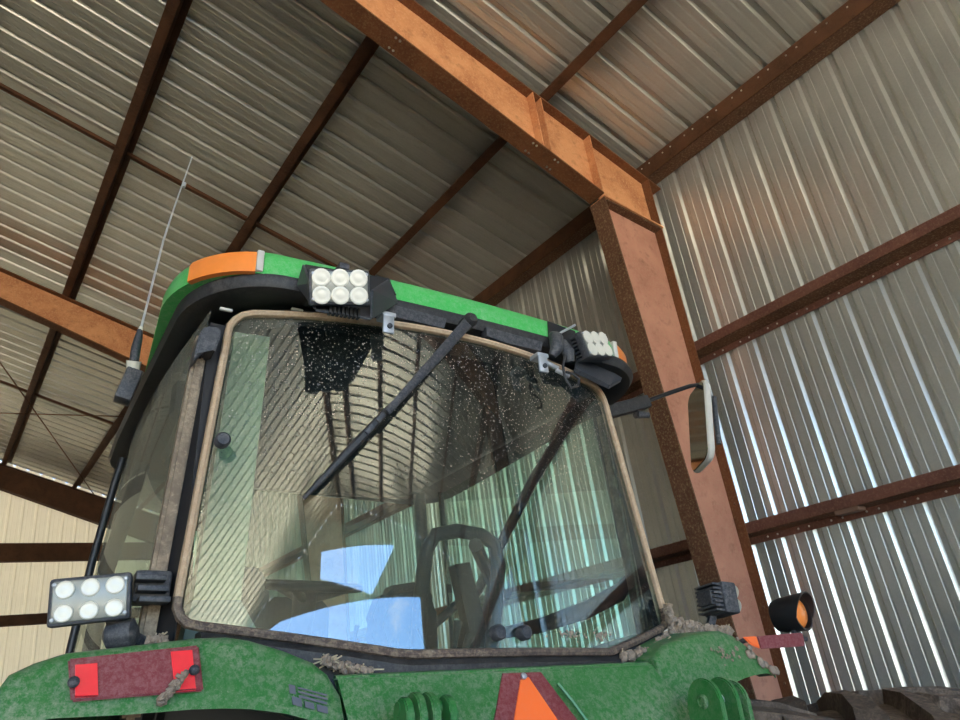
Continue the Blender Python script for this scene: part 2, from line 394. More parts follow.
frame(-4.1, 'rusty rafter behind the photographer, seen only mirrored in the rear window',
      'rusty column behind the photographer, mirrored in the rear window', 'rear portal frame', detail=False)

# ------------------------------------------------------------------ purlins, eave strut, girts
nrm = Vector((S, 0, 1)).normalized(); tan_ = Vector((1, 0, -S)).normalized()
def z_purlin(x, label):
    """Z section: web square to the roof, bottom flange to the left, top flange to the right"""
    base = Vector((x, Y0+.1, roof_z(x))); t = .004; h = .20; w = .085
    o = empty('roof_purlin', base); tag(o, label, 'purlin', 'purlins under the roof sheets')
    ln = Vector((0, Y1-Y0-.2, 0))
    def strip(name, p0, p1, th):
        d = (p1-p0).normalized(); q = Vector((-d.z, 0, d.x))*th
        bm = BM(); add_prism(bm, [p0, p1, p1+q, p0+q], ln); link(name, bm, 'purlin', o)
    top = -nrm*.003; bot = -nrm*h
    strip('web', tan_*w*.5+top, tan_*w*.5+bot, t)
    strip('bottom_flange', tan_*w*.5+bot, -tan_*w*.65+bot, t)
    strip('lip', -tan_*w*.65+bot, -tan_*w*.65+bot+nrm*.02, t)
    strip('top_flange', tan_*w*.5+top, tan_*w*1.4+top, t)
for x, lb in ((1.18, 'rusty roof purlin running from the top edge down to the left rafter, leftmost in view'),
              (2.80, 'dark rusty roof purlin that disappears behind the amber corner lamp of the cab'),
              (4.42, 'rusty roof purlin nearest the eave, meeting the orange rafter at its stiffener'),
              (-.44, 'rusty roof purlin near the ridge, mirrored in the rear window'),
              (-1.36, 'rusty ridge purlin, mirrored in the rear window')):
    z_purlin(x, lb)
XG = 5.80
def strip_y(name, prof, y0, y1, mat, par):
    bm = BM(); add_prism(bm, [(x-par.location.x, y0-par.location.y, z-par.location.z) for x, z in prof], (0, y1-y0, 0)); return link(name, bm, mat, par)
e = empty('eave_strut', (XG, Y0, H+4.79)); tag(e, 'dark rusty eave strut running along the top of the right wall', 'eave strut')
strip_y('web', [(XG, H+4.79), (XG+.005, H+4.79), (XG+.005, roof_z(XG)-.002), (XG, roof_z(XG)-.002)], Y0+.05, Y1-.02, 'purlin', e)
strip_y('bottom_flange', [(XG, H+4.79), (6.0, H+4.79), (6.0, H+4.795), (XG, H+4.795)], Y0+.05, Y1-.02, 'rust_dark', e)
def screws(par, pts, nz):
    bm = BM()
    for p in pts: add_lathe(bm, [(.009, 0), (.009, .004), (.006, .009)], axis_m(Vector(p)-Vector(par.location), nz), 6)
    o = link('screw_heads', bm, 'zinc', par); o['kind'] = 'stuff'
screws(e, [(XG-.0, 3.6-.3048*k+dy, roof_z(XG)-.055) for k in range(14) for dy in (0, .11)], (-1, 0, 0))
def girt(zt, zb, label):
    """Z girt lying on its side: inner flange up, flat web, outer flange down on the sheets"""
    g = empty('wall_girt', (XG, Y0, zb)); tag(g, label, 'girt', 'girts along the right wall')
    zm = zb + (zt-zb)*.42; t = .005
    strip_y('inner_flange', [(XG, zm), (XG+t, zm), (XG+t, zt), (XG, zt)], Y0+.05, Y1-.02, 'girt', g)
    strip_y('web', [(XG, zm), (6.0, zm-.01), (6.0, zm+t-.01), (XG, zm+t)], Y0+.05, Y1-.02, 'rust_dark', g)
    strip_y('outer_flange', [(5.998-t, zb), (5.998, zb), (5.998, zm), (5.998-t, zm)], Y0+.05, Y1-.02, 'girt', g)
    screws(g, [(5.993, 3.5-.3048*k+dy, zb+.035) for k in range(14) for dy in (0, .1)], (-1, 0, 0))
girt(H+2.73, H+2.56, 'upper rusty girt crossing the right wall level with the cab roof')
girt(H+.915, H+.745, 'lower rusty girt crossing the right wall below the side mirror')
def end_girt(z0, z1, label):
    bm = BM(); t = .006; ln = (W-XL-.4, 0, 0); y = Y1-.2
    add_prism(bm, [(0, 0, 0), (0, t, 0), (0, t, z1-z0), (0, 0, z1-z0)], ln)
    add_prism(bm, [(0, 0, 0), (0, .19, 0), (0, .19, t), (0, 0, t)], ln)
    o = link('end_wall_girt', bm, 'purlin'); o.location = (XL+.2, y, z0); tag(o, label, 'girt', 'girts on the far end wall')
end_girt(H+3.98, H+4.42, 'wide dark girt across the far end wall, upper one at the left edge')
end_girt(H+2.48, H+2.72, 'narrow dark girt across the far end wall, just above the square work lamp')

def bridging(y, x0, x1, label, r=.016):
    p0 = Vector((x0, y, roof_z(x0)-.10)); p1 = Vector((x1, y, roof_z(x1)-.10)); d = p1-p0
    bm = BM(); add_prism(bm, [(0, 0, 0), (0, .004, 0), (0, .004, .05), (0, 0, .05)], d); add_prism(bm, [(0, 0, 0), (0, .05, 0), (0, .05, .004), (0, 0, .004)], d)
    o = link('bridging_angle', bm, 'purlin'); o.location = p0; tag(o, label, 'bridging angle', 'bridging angles between purlins')
bridging(7.75, -1.3, 1.13, 'rusty bridging angle left of the leftmost purlin in the upper left corner')
bridging(7.75, 1.22, 2.75, 'rusty bridging angle behind the antenna whip between two purlins')
bridging(7.75, 2.85, 4.37, 'rusty bridging angle above the amber corner lamp running to the cab roof edge')
bridging(16.0, -1.3, 1.13, 'bridging angle at the far left beyond the middle rafter')
bridging(16.0, 1.22, 2.75, 'bridging angle beyond the middle rafter, just left of the cab roof')
def rod(p0, p1, label):
    p0, p1 = Vector(p0), Vector(p1); bm = BM(); add_tube(bm, [(0, 0, 0), p1-p0], .013, 6)
    o = link('brace_rod', bm, 'purlin'); o.location = p0; tag(o, label, 'brace rod', 'roof brace rods in the far bay')
rod((-.9, 11.75, roof_z(-.9)-.24), (3.2, 20.6, roof_z(3.2)-.24), 'thin diagonal brace rod sloping down right in the far roof bay')
rod((-.9, 19.0, roof_z(-.9)-.27), (2.75, 15.0, roof_z(2.75)-.27), 'thin brace rod lying nearly level in the far roof bay')
bm = BM(); add_box(bm, (-.06, -.1, -.02), (.06, .1, .02), None, .006)
o = link('wood_block', bm, 'wood'); o.location = (5.86, 2.75, H+.80); tag(o, 'small brown wood block tucked under the lower girt', 'block')

# ------------------------------------------------------------------ the tractor
TR = empty('tractor', Vector((0, 0, H)) + T_O - T_C*UP0)
TR.rotation_euler = basis(T_A, T_B, T_C, (0, 0, 0)).to_euler()
tag(TR, 'dusty green farm tractor with a glazed cab, seen from behind and below', 'tractor')
U = Vector((0, 0, UP0))
def V(a, b, c): return Vector((a, b, c+UP0))
def Tp(px, py, b): return T(px, py, b) + U
def sub(name, par, bm, mat, smooth=None): return link(name, bm, mat, par, smooth)

# ---- rear window pane: bowed outwards, lower edge drops to a flat middle
def win_w(c): return .665 - (c-.102)/.761*.055
def win_top(s): return .868
def win_bot(s):
    if s < -.36: return .036 + .066*(-.36-s)/.64
    if s > .56: return .036 + .066*(s-.56)/.44
    return .036
def win_b(a, c):
    w = win_w(c); return .072*(c-.102)/.761 - .14*(1-min(1, (a/w)**2))
WR = .05
def win_pt(s, t, off=0, grow=0):
    c0, c1 = win_bot(s), win_top(s); c = c0+(c1-c0)*t
    y = min(c-c0, c1-c); ins = WR-math.sqrt(max(0, WR*WR-(WR-y)**2)) if y < WR else 0
    a = s*(win_w(c)-ins)
    return V(a, win_b(a, c)+off, c)
ts = [0, .008, .025, .05, .075] + lin(.13, .87, 12) + [.925, .95, .975, .992, 1]
ss = lin(-1, 1, 36)
bm = BM(); g = [[bm.verts.new(win_pt(s, t)) for s in ss] for t in ts]
for j in range(len(ts)-1):
    for i in range(len(ss)-1): bm.faces.new((g[j][i], g[j][i+1], g[j+1][i+1], g[j+1][i]))
RW = sub('rear_window', TR, bm, 'glass', 0)
RW['label'] = 'dirty bowed rear glass'
loop = [win_pt(s, 0, -.004) for s in ss] + [win_pt(1, t, -.004) for t in ts[1:]] + [win_pt(s, 1, -.004) for s in ss[::-1][1:]] + [win_pt(-1, t, -.004) for t in ts[::-1][1:-1]]
bm = BM(); add_loop_tube(bm, loop, .010, 8, (0, 1, 0), .013)
fr = sub('window_seal', RW, bm, ['seal', 'seal_tan'], 40)
for p in fr.data.polygons:
    cc = sum((fr.data.vertices[i].co for i in p.vertices), Vector())/len(p.vertices)
    if cc.z > UP0 + .18: p.material_index = 1
fr['label'] = 'window seal, tan with dust at the top and dark brown along the sill'
def knob(px, py, b, r=.017):
    p = Tp(px, py, b); bm = BM(); add_lathe(bm, [(r*.4, .03), (r*.5, .01), (r, .006), (r, -.012), (r*.75, -.018)], axis_m(p, (0, 1, 0)), 18); return sub('latch_knob', RW, bm, 'blackblue', 40)
knob(222, 441, -.01); knob(497, 633, -.148); knob(523, 633, -.148)
for px, py in ((386, 318), (539, 358)):                         # two silver hinges on the upper edge
    p = Tp(px, py, -.1); bm = BM()
    add_box(bm, (p.x-.020, p.y-.022, p.z-.006), (p.x+.020, p.y+.02, p.z+.008), None, .003)
    h = sub('window_hinge', RW, bm, 'silver', 40)
    bm = BM(); add_box(bm, (p.x-.017, p.y-.022, p.z-.055), (p.x+.015, p.y-.013, p.z-.003), None, .005); sub('hinge_leaf', h, bm, 'silver', 40)
    bm = BM(); add_lathe(bm, [(.007, 0), (.007, .006), (.003, .007)], axis_m((p.x, p.y-.022, p.z-.036), (0, -1, 0)), 10); sub('hinge_screw', h, bm, 'blackblue')

bm = BM(); random.seed(5)
for k in range(90):                                            # dried mud smeared on the pane near its lower right corner
    px = random.choice((random.gauss(562, 7), random.gauss(598, 6))); p = Tp(px, 636+random.gauss(0, 2.2), -.1); q = Vector((p.x, win_b(p.x, p.z-UP0)-.003, p.z)); r = random.uniform(.0015, .004)
    add_lathe(bm, [(r, 0), (r*.8, .0006), (r*.3, .001)], axis_m(q, (0, -1, 0)), 7)
sm = sub('mud_smear', RW, bm, 'dirt', 0); sm['kind'] = 'stuff'

# ---- wiper parked across the glass
pv, md, tp_ = Tp(468, 322, -.10), Tp(385, 414, -.115), Tp(304, 498, -.075)
bm = BM(); add_tube(bm, [pv+Vector((0, -.012, 0)), pv.lerp(md, .5)+Vector((0, -.02, 0)), md+Vector((0, -.014, 0))], [.016, .013, .009], 8, squash=.45)
WI = sub('rear_wiper', TR, bm, 'blackblue', 40)
bm = BM(); add_lathe(bm, [(.02, -.02), (.02, .02), (.012, .03)], axis_m(pv, (0, -1, 0)), 14); sub('wiper_pivot', WI, bm, 'black', 40)
q0, q1 = Tp(402, 395, -.115), tp_
bm = BM(); add_tube(bm, [q0.lerp(q1, k/6)+Vector((0, .004-.02*math.sin(math.pi*k/6)*.3, 0)) for k in range(7)], [.006, .009, .010, .011, .009, .008, .005], 6, squash=.6)
sub('wiper_blade', WI, bm, 'black', 40)
bm = BM()
for k in (.08, .2, .32): add_box(bm, (-.007, -.012, -.014), (.007, .006, .014), basis((q1-q0).normalized().cross(Vector((0, 1, 0))), Vector((0, 1, 0)), (q1-q0).normalized(), q0.lerp(q1, k+.05)), .003)
sub('blade_clip', WI, bm, 'blackblue', 40)

# ---- cab roof
RX, RY, AW, RB, RS = .24, .30, .775, -.035, .015
def roof_ring(ins, c, side=0, shift=0, bulge=-.042, n=14):
    pts = []
    aw, rb, fb = AW-ins-side, RB+ins, 1.72-ins
    def arc(cx, cy, rx, ry, t0, t1):
        return [(cx+rx*math.cos(t0+(t1-t0)*k/n), cy+ry*math.sin(t0+(t1-t0)*k/n)) for k in range(n+1)]
    pi = math.pi; rx, ry = RX, RY
    P2 = [(a, rb-.02*(1-(a/.5)**2)) for a in lin(-.48, .48, 8)]
    P2 += arc(aw-rx, rb+ry, rx, ry, -pi/2, 0) + [(aw+bulge*.7, .9), (aw+bulge, 1.25)]
    P2 += arc(aw-.18+bulge, fb-.22, .18, .22, 0, pi/2) + arc(-aw+.18-bulge, fb-.22, .18, .22, pi/2, pi)
    P2 += [(-aw-bulge, 1.25), (-aw-bulge*.7, .9)] + arc(-aw+rx, rb+ry, rx, ry, pi, 1.5*pi)
    return [V(a+RS+shift, b, c) for a, b in P2]
bm = BM(); add_loft(bm, [roof_ring(.0, .945), roof_ring(.002, .99), roof_ring(.010, 1.018), roof_ring(.04, 1.04), roof_ring(.16, 1.07), roof_ring(.4, 1.09)])
RF = sub('cab_roof', TR, bm, 'green_lit', 50)
bm = BM(); add_loft(bm, [roof_ring(.012, .947, .02, .02, .032), roof_ring(-.010, .946, .02, .024, .032), roof_ring(-.013, .932, .02, .026, .032), roof_ring(-.004, .912, .02, .024, .032), roof_ring(.05, .905, .02, .02, .032), roof_ring(.075, .925, .02, .02), roof_ring(.10, .925, .03, .01), roof_ring(.125, .886, .03), roof_ring(.17, .880, .03)])
LP = sub('roof_visor', RF, bm, 'black', 45)
LP['label'] = 'black plastic visor lip'
for (px, py) in ((226, 310), (297, 310), (420, 326), (441, 332), (480, 341)):     # small slots moulded into the lip
    p = Tp(px, py, .045); bm = BM(); add_box(bm, p-Vector((.016, .006, .004)), p+Vector((.016, .004, .004)), None, .003); sub('visor_clip', RF, bm, 'palegrey', 40)
for x0, x1, c0 in ((-.27, -.06, .868), (.07, .27, .868)):         # folded cover plates between hinge and housing
    b0 = -.075; bm = BM(); add_prism(bm, [V(x0, b0, c0+.05), V(x1, b0, c0+.045), V(x1-.01, b0, c0+.012), V(x0+.06, b0, c0+.012), V(x0, b0, c0+.02)], (0, .03, 0)); sub('cover_plate', RF, bm, 'blackblue')
def amber(sg):
    n = 12; t0, t1 = -math.radians(75), -math.radians(35)
    pts = [(sg*(AW-RX+RX*math.cos(t)), RB+RY+RY*math.sin(t)) for t in [t0+(t1-t0)*k/n for k in range(n+1)]]
    rings = []
    for (a, b) in pts:
        o_ = Vector((a-sg*(AW-RX), b-(RB+RY), 0)).normalized()*.010
        rings.append([V(a+RS, b, .943)-o_*.6, V(a+RS, b, .943)+o_, V(a+RS, b, .992)+o_*.9, V(a+RS, b, 1.008)+o_*.1, V(a+RS, b, 1.010)-o_])
    bm = BM(); add_loft(bm, rings); o = sub('amber_lamp', RF, bm, 'amber', 50)
    a, b = pts[0]; b2 = BM(); add_box(b2, V(a+RS-.009-sg*.008, b-.012, .948), V(a+RS+.009-sg*.008, b+.02, 1.010), None, .003); sub('lamp_surround', RF, b2, 'palegrey', 40)
    return o
amber(-1); amber(1)

# ---- six-lens work lights
def work_light(c, yaw, pitch, roll, label, lr=.0215, w=.142, h=.09, d=.05, th=.028):
    """housing box with lens plate, six lenses and cooling fins; faces -b when yaw = pitch = 0"""
    M = Matrix.Translation(c) @ Matrix.Rotation(math.radians(yaw), 4, 'Z') @ Matrix.Rotation(math.radians(pitch), 4, 'X') @ Matrix.Rotation(math.radians(roll), 4, 'Y')
    bm = BM(); add_box(bm, (-w/2, 0, -h/2), (w/2, th, h/2), M, .006); o = sub('work_light', TR, bm, 'blackblue', 40)
    o['label'] = label
    bm = BM(); add_box(bm, (-w/2+.006, -.003, -h/2+.006), (w/2-.006, .004, h/2-.006), M, .004); sub('lens_plate', o, bm, 'lensglass', 40)
    for i in (-1, 0, 1):
        for j in (-1, 1):
            bm = BM(); add_lathe(bm, [(lr, 0), (lr, .0015), (lr*.88, .003), (lr*.74, .0022), (lr*.4, .003), (.002, .0032)], M @ axis_m((i*.0430*w/.142, -.0035, j*.0205), (0, -1, 0)), 22)
            sub('led_lens', o, bm, 'white', 50)
    bm = BM()
    for k in range(7):
        z = -h/2+.008+k*(h-.016)/6
        add_box(bm, (-w/2+.008, th-.002, z-.003), (w/2-.008, d, z+.003), M)
    add_box(bm, (-.03, th-.002, -.02), (.03, d+.004, .02), M)
    sub('cooling_fins', o, bm, 'blackblue')
    for sx in (-1, 1):
        for z in (-h/2+.012, h/2-.012):
            bm = BM(); add_lathe(bm, [(.004, 0), (.004, .003), (.002, .004)], M @ axis_m((sx*(w/2-.009), -.002, z), (0, -1, 0)), 8); sub('corner_screw', o, bm, 'silver')
    return o, M
# lights let into the roof edge, each in a moulded housing
def slab(bm, pts, th): add_prism(bm, pts, th)
def housing(pts, ribs):
    F1, F2, R_, B_, TR_, TL_, G1, G2 = pts
    bm = BM(); t = .006
    slab(bm, [F1, F2, R_, B_], (0, 0, -t)); slab(bm, [F2, R_, TR_, G2], (t, 0, 0)); slab(bm, [F1, B_, TL_, G1], (-t, 0, 0)); slab(bm, [B_, R_, TR_, TL_], (0, t, 0))
    o = sub('lamp_housing', RF, bm, 'blackblue')
    for k in range(ribs):
        p = F1.lerp(F2, .25+.6*k/ribs); b2 = BM(); add_box(b2, p+Vector((-.003, -.006, -.006)), p+Vector((.003, .01, .018))); sub('housing_rib', RF, b2, 'black')
    bm = BM(); slab(bm, [B_+Vector((0, -.004, .02)), R_+Vector((0, -.004, .02)), TR_+Vector((0, -.004, 0)), TL_+Vector((0, -.004, 0))], (0, .003, 0)); sub('lamp_pocket', RF, bm, 'black_clean')
    return o
work_light(Tp(340, 287, -.235), -10, 22, -7, 'work light under the left part of the roof edge', lr=.0215, h=.084)
housing([Tp(316, 309, -.19), Tp(370, 318, -.19), Tp(396, 302, -.075), Tp(299, 286, -.075), Tp(388, 279, -.07), Tp(305, 265, -.07), Tp(311, 284, -.19), Tp(371, 290, -.19)], 8)
bm = BM(); p = Tp(342, 270, -.19); add_box(bm, p-Vector((.013, .02, .008)), p+Vector((.013, .10, .010)), None, .004); sub('lamp_bracket', RF, bm, 'blackblue', 40)
work_light(Tp(597, 344, -.10), 10, -4, -15, 'work light at the right end of the roof edge', lr=.0225, w=.135)
bm = BM(); slab(bm, [Tp(548, 321, -.055), Tp(575, 331, -.055), Tp(582, 352, -.055), Tp(549, 338, -.055)], (0, .004, 0)); sub('lamp_pocket', RF, bm, 'black_clean')
bm = BM(); slab(bm, [Tp(575, 368, -.06), Tp(610, 385, -.03), Tp(622, 378, .02), Tp(618, 366, .02), Tp(578, 352, -.03)], (0, .01, -.01)); sub('lamp_housing', RF, bm, 'blackblue')
bm = BM(); add_tube(bm, [Tp(552, 335, -.07), Tp(556, 338, -.10), Tp(557, 348, -.11), Tp(552, 356, -.10)], [.012, .022, .022, .012], 10); sub('connector_boot', RF, bm, 'blackblue', 45)
bm = BM(); add_tube(bm, [Tp(563, 342, -.10), Tp(568, 352, -.115), Tp(570, 362, -.11)], [.012, .02, .014], 10); sub('connector_boot', RF, bm, 'blackblue', 45)
cab_pts = [(566, 352), (563, 366), (565, 378), (571, 388), (578, 386), (579, 379), (573, 374), (566, 372)]
bm = BM(); add_tube(bm, [Tp(x, y, -.115) for x, y in cab_pts], .0042, 7); sub('lamp_cable', RF, bm, 'black', 45)
bm = BM(); add_tube(bm, [Tp(553, 338, -.06), Tp(562, 332, -.085), Tp(575, 325, -.09)], .004, 7); sub('lamp_stay', RF, bm, 'silver', 45)
for k, (px, py) in enumerate(((545, 362), (556, 370))):
    p = Tp(px, py, -.09); bm = BM(); add_tube(bm, [p, p+Vector((.02, -.004, -.008)), p+Vector((.045, 0, -.012))], .007, 8); sub('spray_nozzle', RF, bm, 'silver', 45)

# lower lights on the rear posts
lo, Ml = work_light(Tp(90, 599, -.02), -12, 4, -6, 'square six-lens work light on the left rear post', lr=.0165, w=.138, h=.086)
bm = BM(); add_box(bm, Vector(Tp(133, 588, .03)) - Vector((.0, .01, .028)), Vector(Tp(168, 588, .06)) + Vector((.0, .02, .028)), None, .006)
for k in range(3):
    p = Tp(139+k*1.5, 578+k*11, 0); add_box(bm, p-Vector((.008, .02, .006)), p+Vector((.05, .02, .006)), None, .003)
sub('light_bracket', TR, bm, 'blackblue', 40)
p = Tp(121, 634, .02); bm = BM(); add_lathe(bm, [(.012, -.03), (.026, -.022), (.03, 0), (.026, .022), (.012, .03)], axis_m(p, (.9, -.4, .1)), 18); mk = sub('mount_knuckle', TR, bm, 'blackblue', 40)
bm = BM(); add_tube(bm, [p+Vector((.0, -.01, 0)), Tp(135, 640, .04), Tp(150, 648, .06)], [.017, .015, .014], 10); sub('knuckle_arm', mk, bm, 'blackblue', 40)
bm = BM(); add_tube(bm, [Tp(114, 618, .02), Tp(118, 628, .02)], .016, 10); sub('knuckle_stem', mk, bm, 'black', 40)
work_light(Tp(727, 601, .0), 84, 4, 3, 'dark work light beside the steel column, turned away', w=.10, h=.092, d=.085, th=.055)
bm = BM(); add_tube(bm, [V(.9, .03, .15), V(.86, .05, .06), V(.75, .07, -.01)], .014, 8); sub('light_bracket', TR, bm, 'blackblue', 40)

# ---- posts, side windows, cab body
for sg in (-1, 1):
    dx = 0 if sg < 0 else -.040                       # the right post hides behind the window seal
    bm = BM(); add_prism(bm, [V(sg*.652+dx, .072, .80), V(sg*.684+dx, .070, .80), V(sg*.724+dx, .055, -.06), V(sg*.684+dx, .055, -.06)], (0, .05, 0)); bmesh.ops.bevel(bm, geom=bm.edges[:], offset=.008, segments=2, affect='EDGES')
    po = sub('rear_post', TR, bm, 'post', 40); po['label'] = 'dusty tan rear cab post'
    bm = BM(); add_prism(bm, [V(sg*.612, .088, .84), V(sg*(.655 if sg < 0 else .628), .085, .84), V(sg*(.690 if sg < 0 else .670), .062, -.06), V(sg*.655, .012, -.06), V(sg*.655, .012, .08)], (0, .05, 0)); sub('post_gasket', po, bm, 'black_clean')
    if sg < 0:
        bm = BM(); add_prism(bm, [Tp(193, 362, .03), Tp(200, 332, .03), Tp(206, 325, .03), Tp(221, 327, .02), Tp(222, 334, .02), Tp(215, 352, .02), Tp(203, 350, .03)], (0, .07, 0)); bmesh.ops.bevel(bm, geom=bm.edges[:], offset=.005, segments=2, affect='EDGES'); sub('post_bracket', po, bm, 'blackblue', 40)
    # bowed side window between rear post and door pillar
    bm = BM(); gg = []
    for t in lin(0, 1, 12):
        row = []
        for s in lin(0, 1, 16):
            lo_ = Vector((sg*(.708 if sg < 0 else .675), .09, .02)).lerp(Vector((sg*.775, 1.46, .02)), s); hi_ = Vector((sg*(.655 if sg < 0 else .625), .10, .885)).lerp(Vector((sg*.70, 1.44, .885)), s)
            q = lo_.lerp(hi_, t); q.x += sg*.03*math.sin(math.pi*s); row.append(bm.verts.new(q+U))
        gg.append(row)
    for j in range(12):
        for i in range(16): bm.faces.new((gg[j][i], gg[j][i+1], gg[j+1][i+1], gg[j+1][i]))
    sub('side_window', TR, bm, 'glass_side' if sg < 0 else 'glass_right', 0)
    bm = BM(); add_tube(bm, [V(sg*.772, 1.46, -.1), V(sg*.768, 1.46, .2), V(sg*.752, 1.45, .5), V(sg*.725, 1.44, .8), V(sg*.712, 1.43, .90)], .014, 10); sub('door_pillar', TR, bm, 'black_clean', 45)
    bm = BM(); add_tube(bm, [V(sg*.70, 1.6, -.1), V(sg*.69, 1.58, .5), V(sg*.63, 1.5, .91)], .03, 10); sub('front_pillar', TR, bm, 'interior', 45)
bm = BM(); gg = [[bm.verts.new(V(a, 1.60+.10*(1-(a/.66)**2) - .10*t, -.12+1.0*t)) for a in lin(-.66, .66, 16)] for t in (0, .5, 1)]
for j in range(2):
    for i in range(16): bm.faces.new((gg[j][i], gg[j][i+1], gg[j+1][i+1], gg[j+1][i]))
sub('windscreen', TR, bm, 'glass_front', 0)
bm = BM(); add_prism(bm, [V(-.70, .03, .012), V(.70, .03, .012), V(.72, 1.6, .0), V(-.72, 1.6, .0)], (0, 0, -.72)); bmesh.ops.bevel(bm, geom=bm.edges[:], offset=.03, segments=2, affect='EDGES')
CB = sub('cab_body', TR, bm, 'interior', 40)
bm = BM(); add_loft(bm, [[p+Vector((0, -.004, -.008)), p+Vector((0, -.02, -.022)), p+Vector((0, -.02, -.10)), p+Vector((0, .05, -.10)), p+Vector((0, .05, -.008))] for p in [win_pt(q, 0) for q in lin(-1, 1, 40)]]); sub('window_sill', CB, bm, 'black')

# ---- inside the cab
bm = BM(); add_prism(bm, [Tp(235, 332, .16), Tp(270, 337, .16), Tp(241, 600, .16), Tp(193, 600, .16)], (0, .05, 0)); sub('inner_pillar', TR, bm, 'tan_trim')
bm = BM(); add_prism(bm, [Tp(193, 600, .14), Tp(241, 600, .14), Tp(268, 650, .14), Tp(180, 650, .14)], (0, .07, 0)); sub('side_trim', TR, bm, 'grey_trim')
ST = empty('steering_wheel', parent=TR)
sc_ = V(-.085, .98, .358); ax = Vector((0, -.20, .98)).normalized(); Ms = axis_m(sc_, ax)
bm = BM(); add_loop_tube(bm, [Ms @ Vector((.19*math.cos(2*math.pi*k/36), .19*math.sin(2*math.pi*k/36), 0)) for k in range(36)], .014, 8, ax); sub('rim', ST, bm, 'interior', 45)
for a in (.5, 2.6, 4.7): 
    bm = BM(); add_tube(bm, [Ms @ Vector((0, 0, -.05)), Ms @ Vector((.185*math.cos(a), .185*math.sin(a), 0))], [.018, .012], 8); sub('spoke', ST, bm, 'interior', 45)
bm = BM(); add_tube(bm, [Ms @ Vector((0, 0, -.02)), Ms @ Vector((0, 0, -.12)), V(-.08, 1.22, .0)], [.045, .04, .09], 12); sub('column', ST, bm, 'interior', 45)
bm = BM(); prof = [(-.36, .02), (-.36, .33), (-.345, .38), (-.31, .405), (-.27, .39), (-.24, .33), (-.22, .02)]
add_prism(bm, [V(a, .88, c) for a, c in prof], (0, .10, 0)); bmesh.ops.bevel(bm, geom=bm.edges[:], offset=.01, segments=2, affect='EDGES'); sub('side_console', TR, bm, 'interior', 40)
bm = BM(); add_prism(bm, [V(-.16, 1.25, .02), V(.10, 1.25, .02), V(.10, 1.25, .32), V(.06, 1.25, .36), V(-.12, 1.25, .36), V(-.16, 1.25, .32)], (0, .16, 0)); sub('dashboard', TR, bm, 'interior')
# operator's seat: hooped backrest, cushion, armrest with levers
SE = empty('operator_seat', parent=TR)
hoop = [(-.03, .05), (-.02, .20), (.0, .33), (.03, .375), (.10, .392), (.18, .385), (.225, .36), (.235, .30), (.215, .18), (.19, .05)]
bm = BM(); add_tube(bm, [V(a, .20, c) for a, c in hoop], .021, 10); sub('back_hoop', SE, bm, 'seat', 45)
bm = BM(); add_prism(bm, [V(a*1.0, .235, c) for a, c in ((-.10, .03), (-.14, .14), (-.10, .24), (.02, .26), (.06, .20), (.06, .03))], (0, .10, 0)); bmesh.ops.bevel(bm, geom=bm.edges[:], offset=.025, segments=3, affect='EDGES'); sub('backrest', SE, bm, 'seat', 50)
bm = BM(); add_box(bm, V(-.2, .3, -.06), V(.28, .8, .04), None, .04, 3); sub('cushion', SE, bm, 'seat', 50)
bm = BM(); add_prism(bm, [V(.155, .22, .05), V(.215, .22, .05), V(.15, .22, .31), (V(.10, .22, .30))], (0, .04, 0)); sub('seat_spine', SE, bm, 'seat')
bm = BM(); add_tube(bm, [V(-.02, .3, .08), V(.13, .27, .20)], .012, 8); sub('lap_belt', SE, bm, 'seat', 45)
CN = empty('lever_console', parent=TR)
bm = BM(); add_box(bm, V(-.10, .06, .0), V(.12, .26, .065), None, .015); sub('console_base', CN, bm, 'interior', 40)
for (x0, y0, x1, y1, r) in ((323, 645, 318, 632, .012), (348, 650, 357, 626, .006), (390, 655, 395, 642, .01), (435, 655, 420, 628, .008), (450, 650, 458, 622, .012), (455, 655, 470, 636, .012)):
    p0, p1 = Tp(x0, y0, .10), Tp(x1, y1, .12); p0.z = UP0 + .015; bm = BM(); add_tube(bm, [p0, p0.lerp(p1, .6), p1], [r*.5, r*.6, r*1.1], 8); sub('control_lever', CN, bm, 'interior', 45)
bm = BM(); add_tube(bm, [V(.10, .1, .33), V(.4, .5, .30), V(.60, .9, .22)], .02, 8); sub('grab_rail', TR, bm, 'interior', 45)
bm = BM(); add_tube(bm, [V(.655, .28, .87), V(.662, .58, .71), V(.668, .92, .47), V(.67, 1.15, .30), V(.67, 1.3, .05)], .026, 8, squash=.6); sub('door_frame', TR, bm, 'interior', 45)
bm = BM(); add_tube(bm, [V(.655, .07, .292), V(.675, .18, .237), V(.685, .375, .207), V(.685, .64, .19), V(.67, .95, .19)], [.015, .03, .03, .027, .02], 8, squash=.6); sub('inner_fender_rim', TR, bm, 'interior', 45)

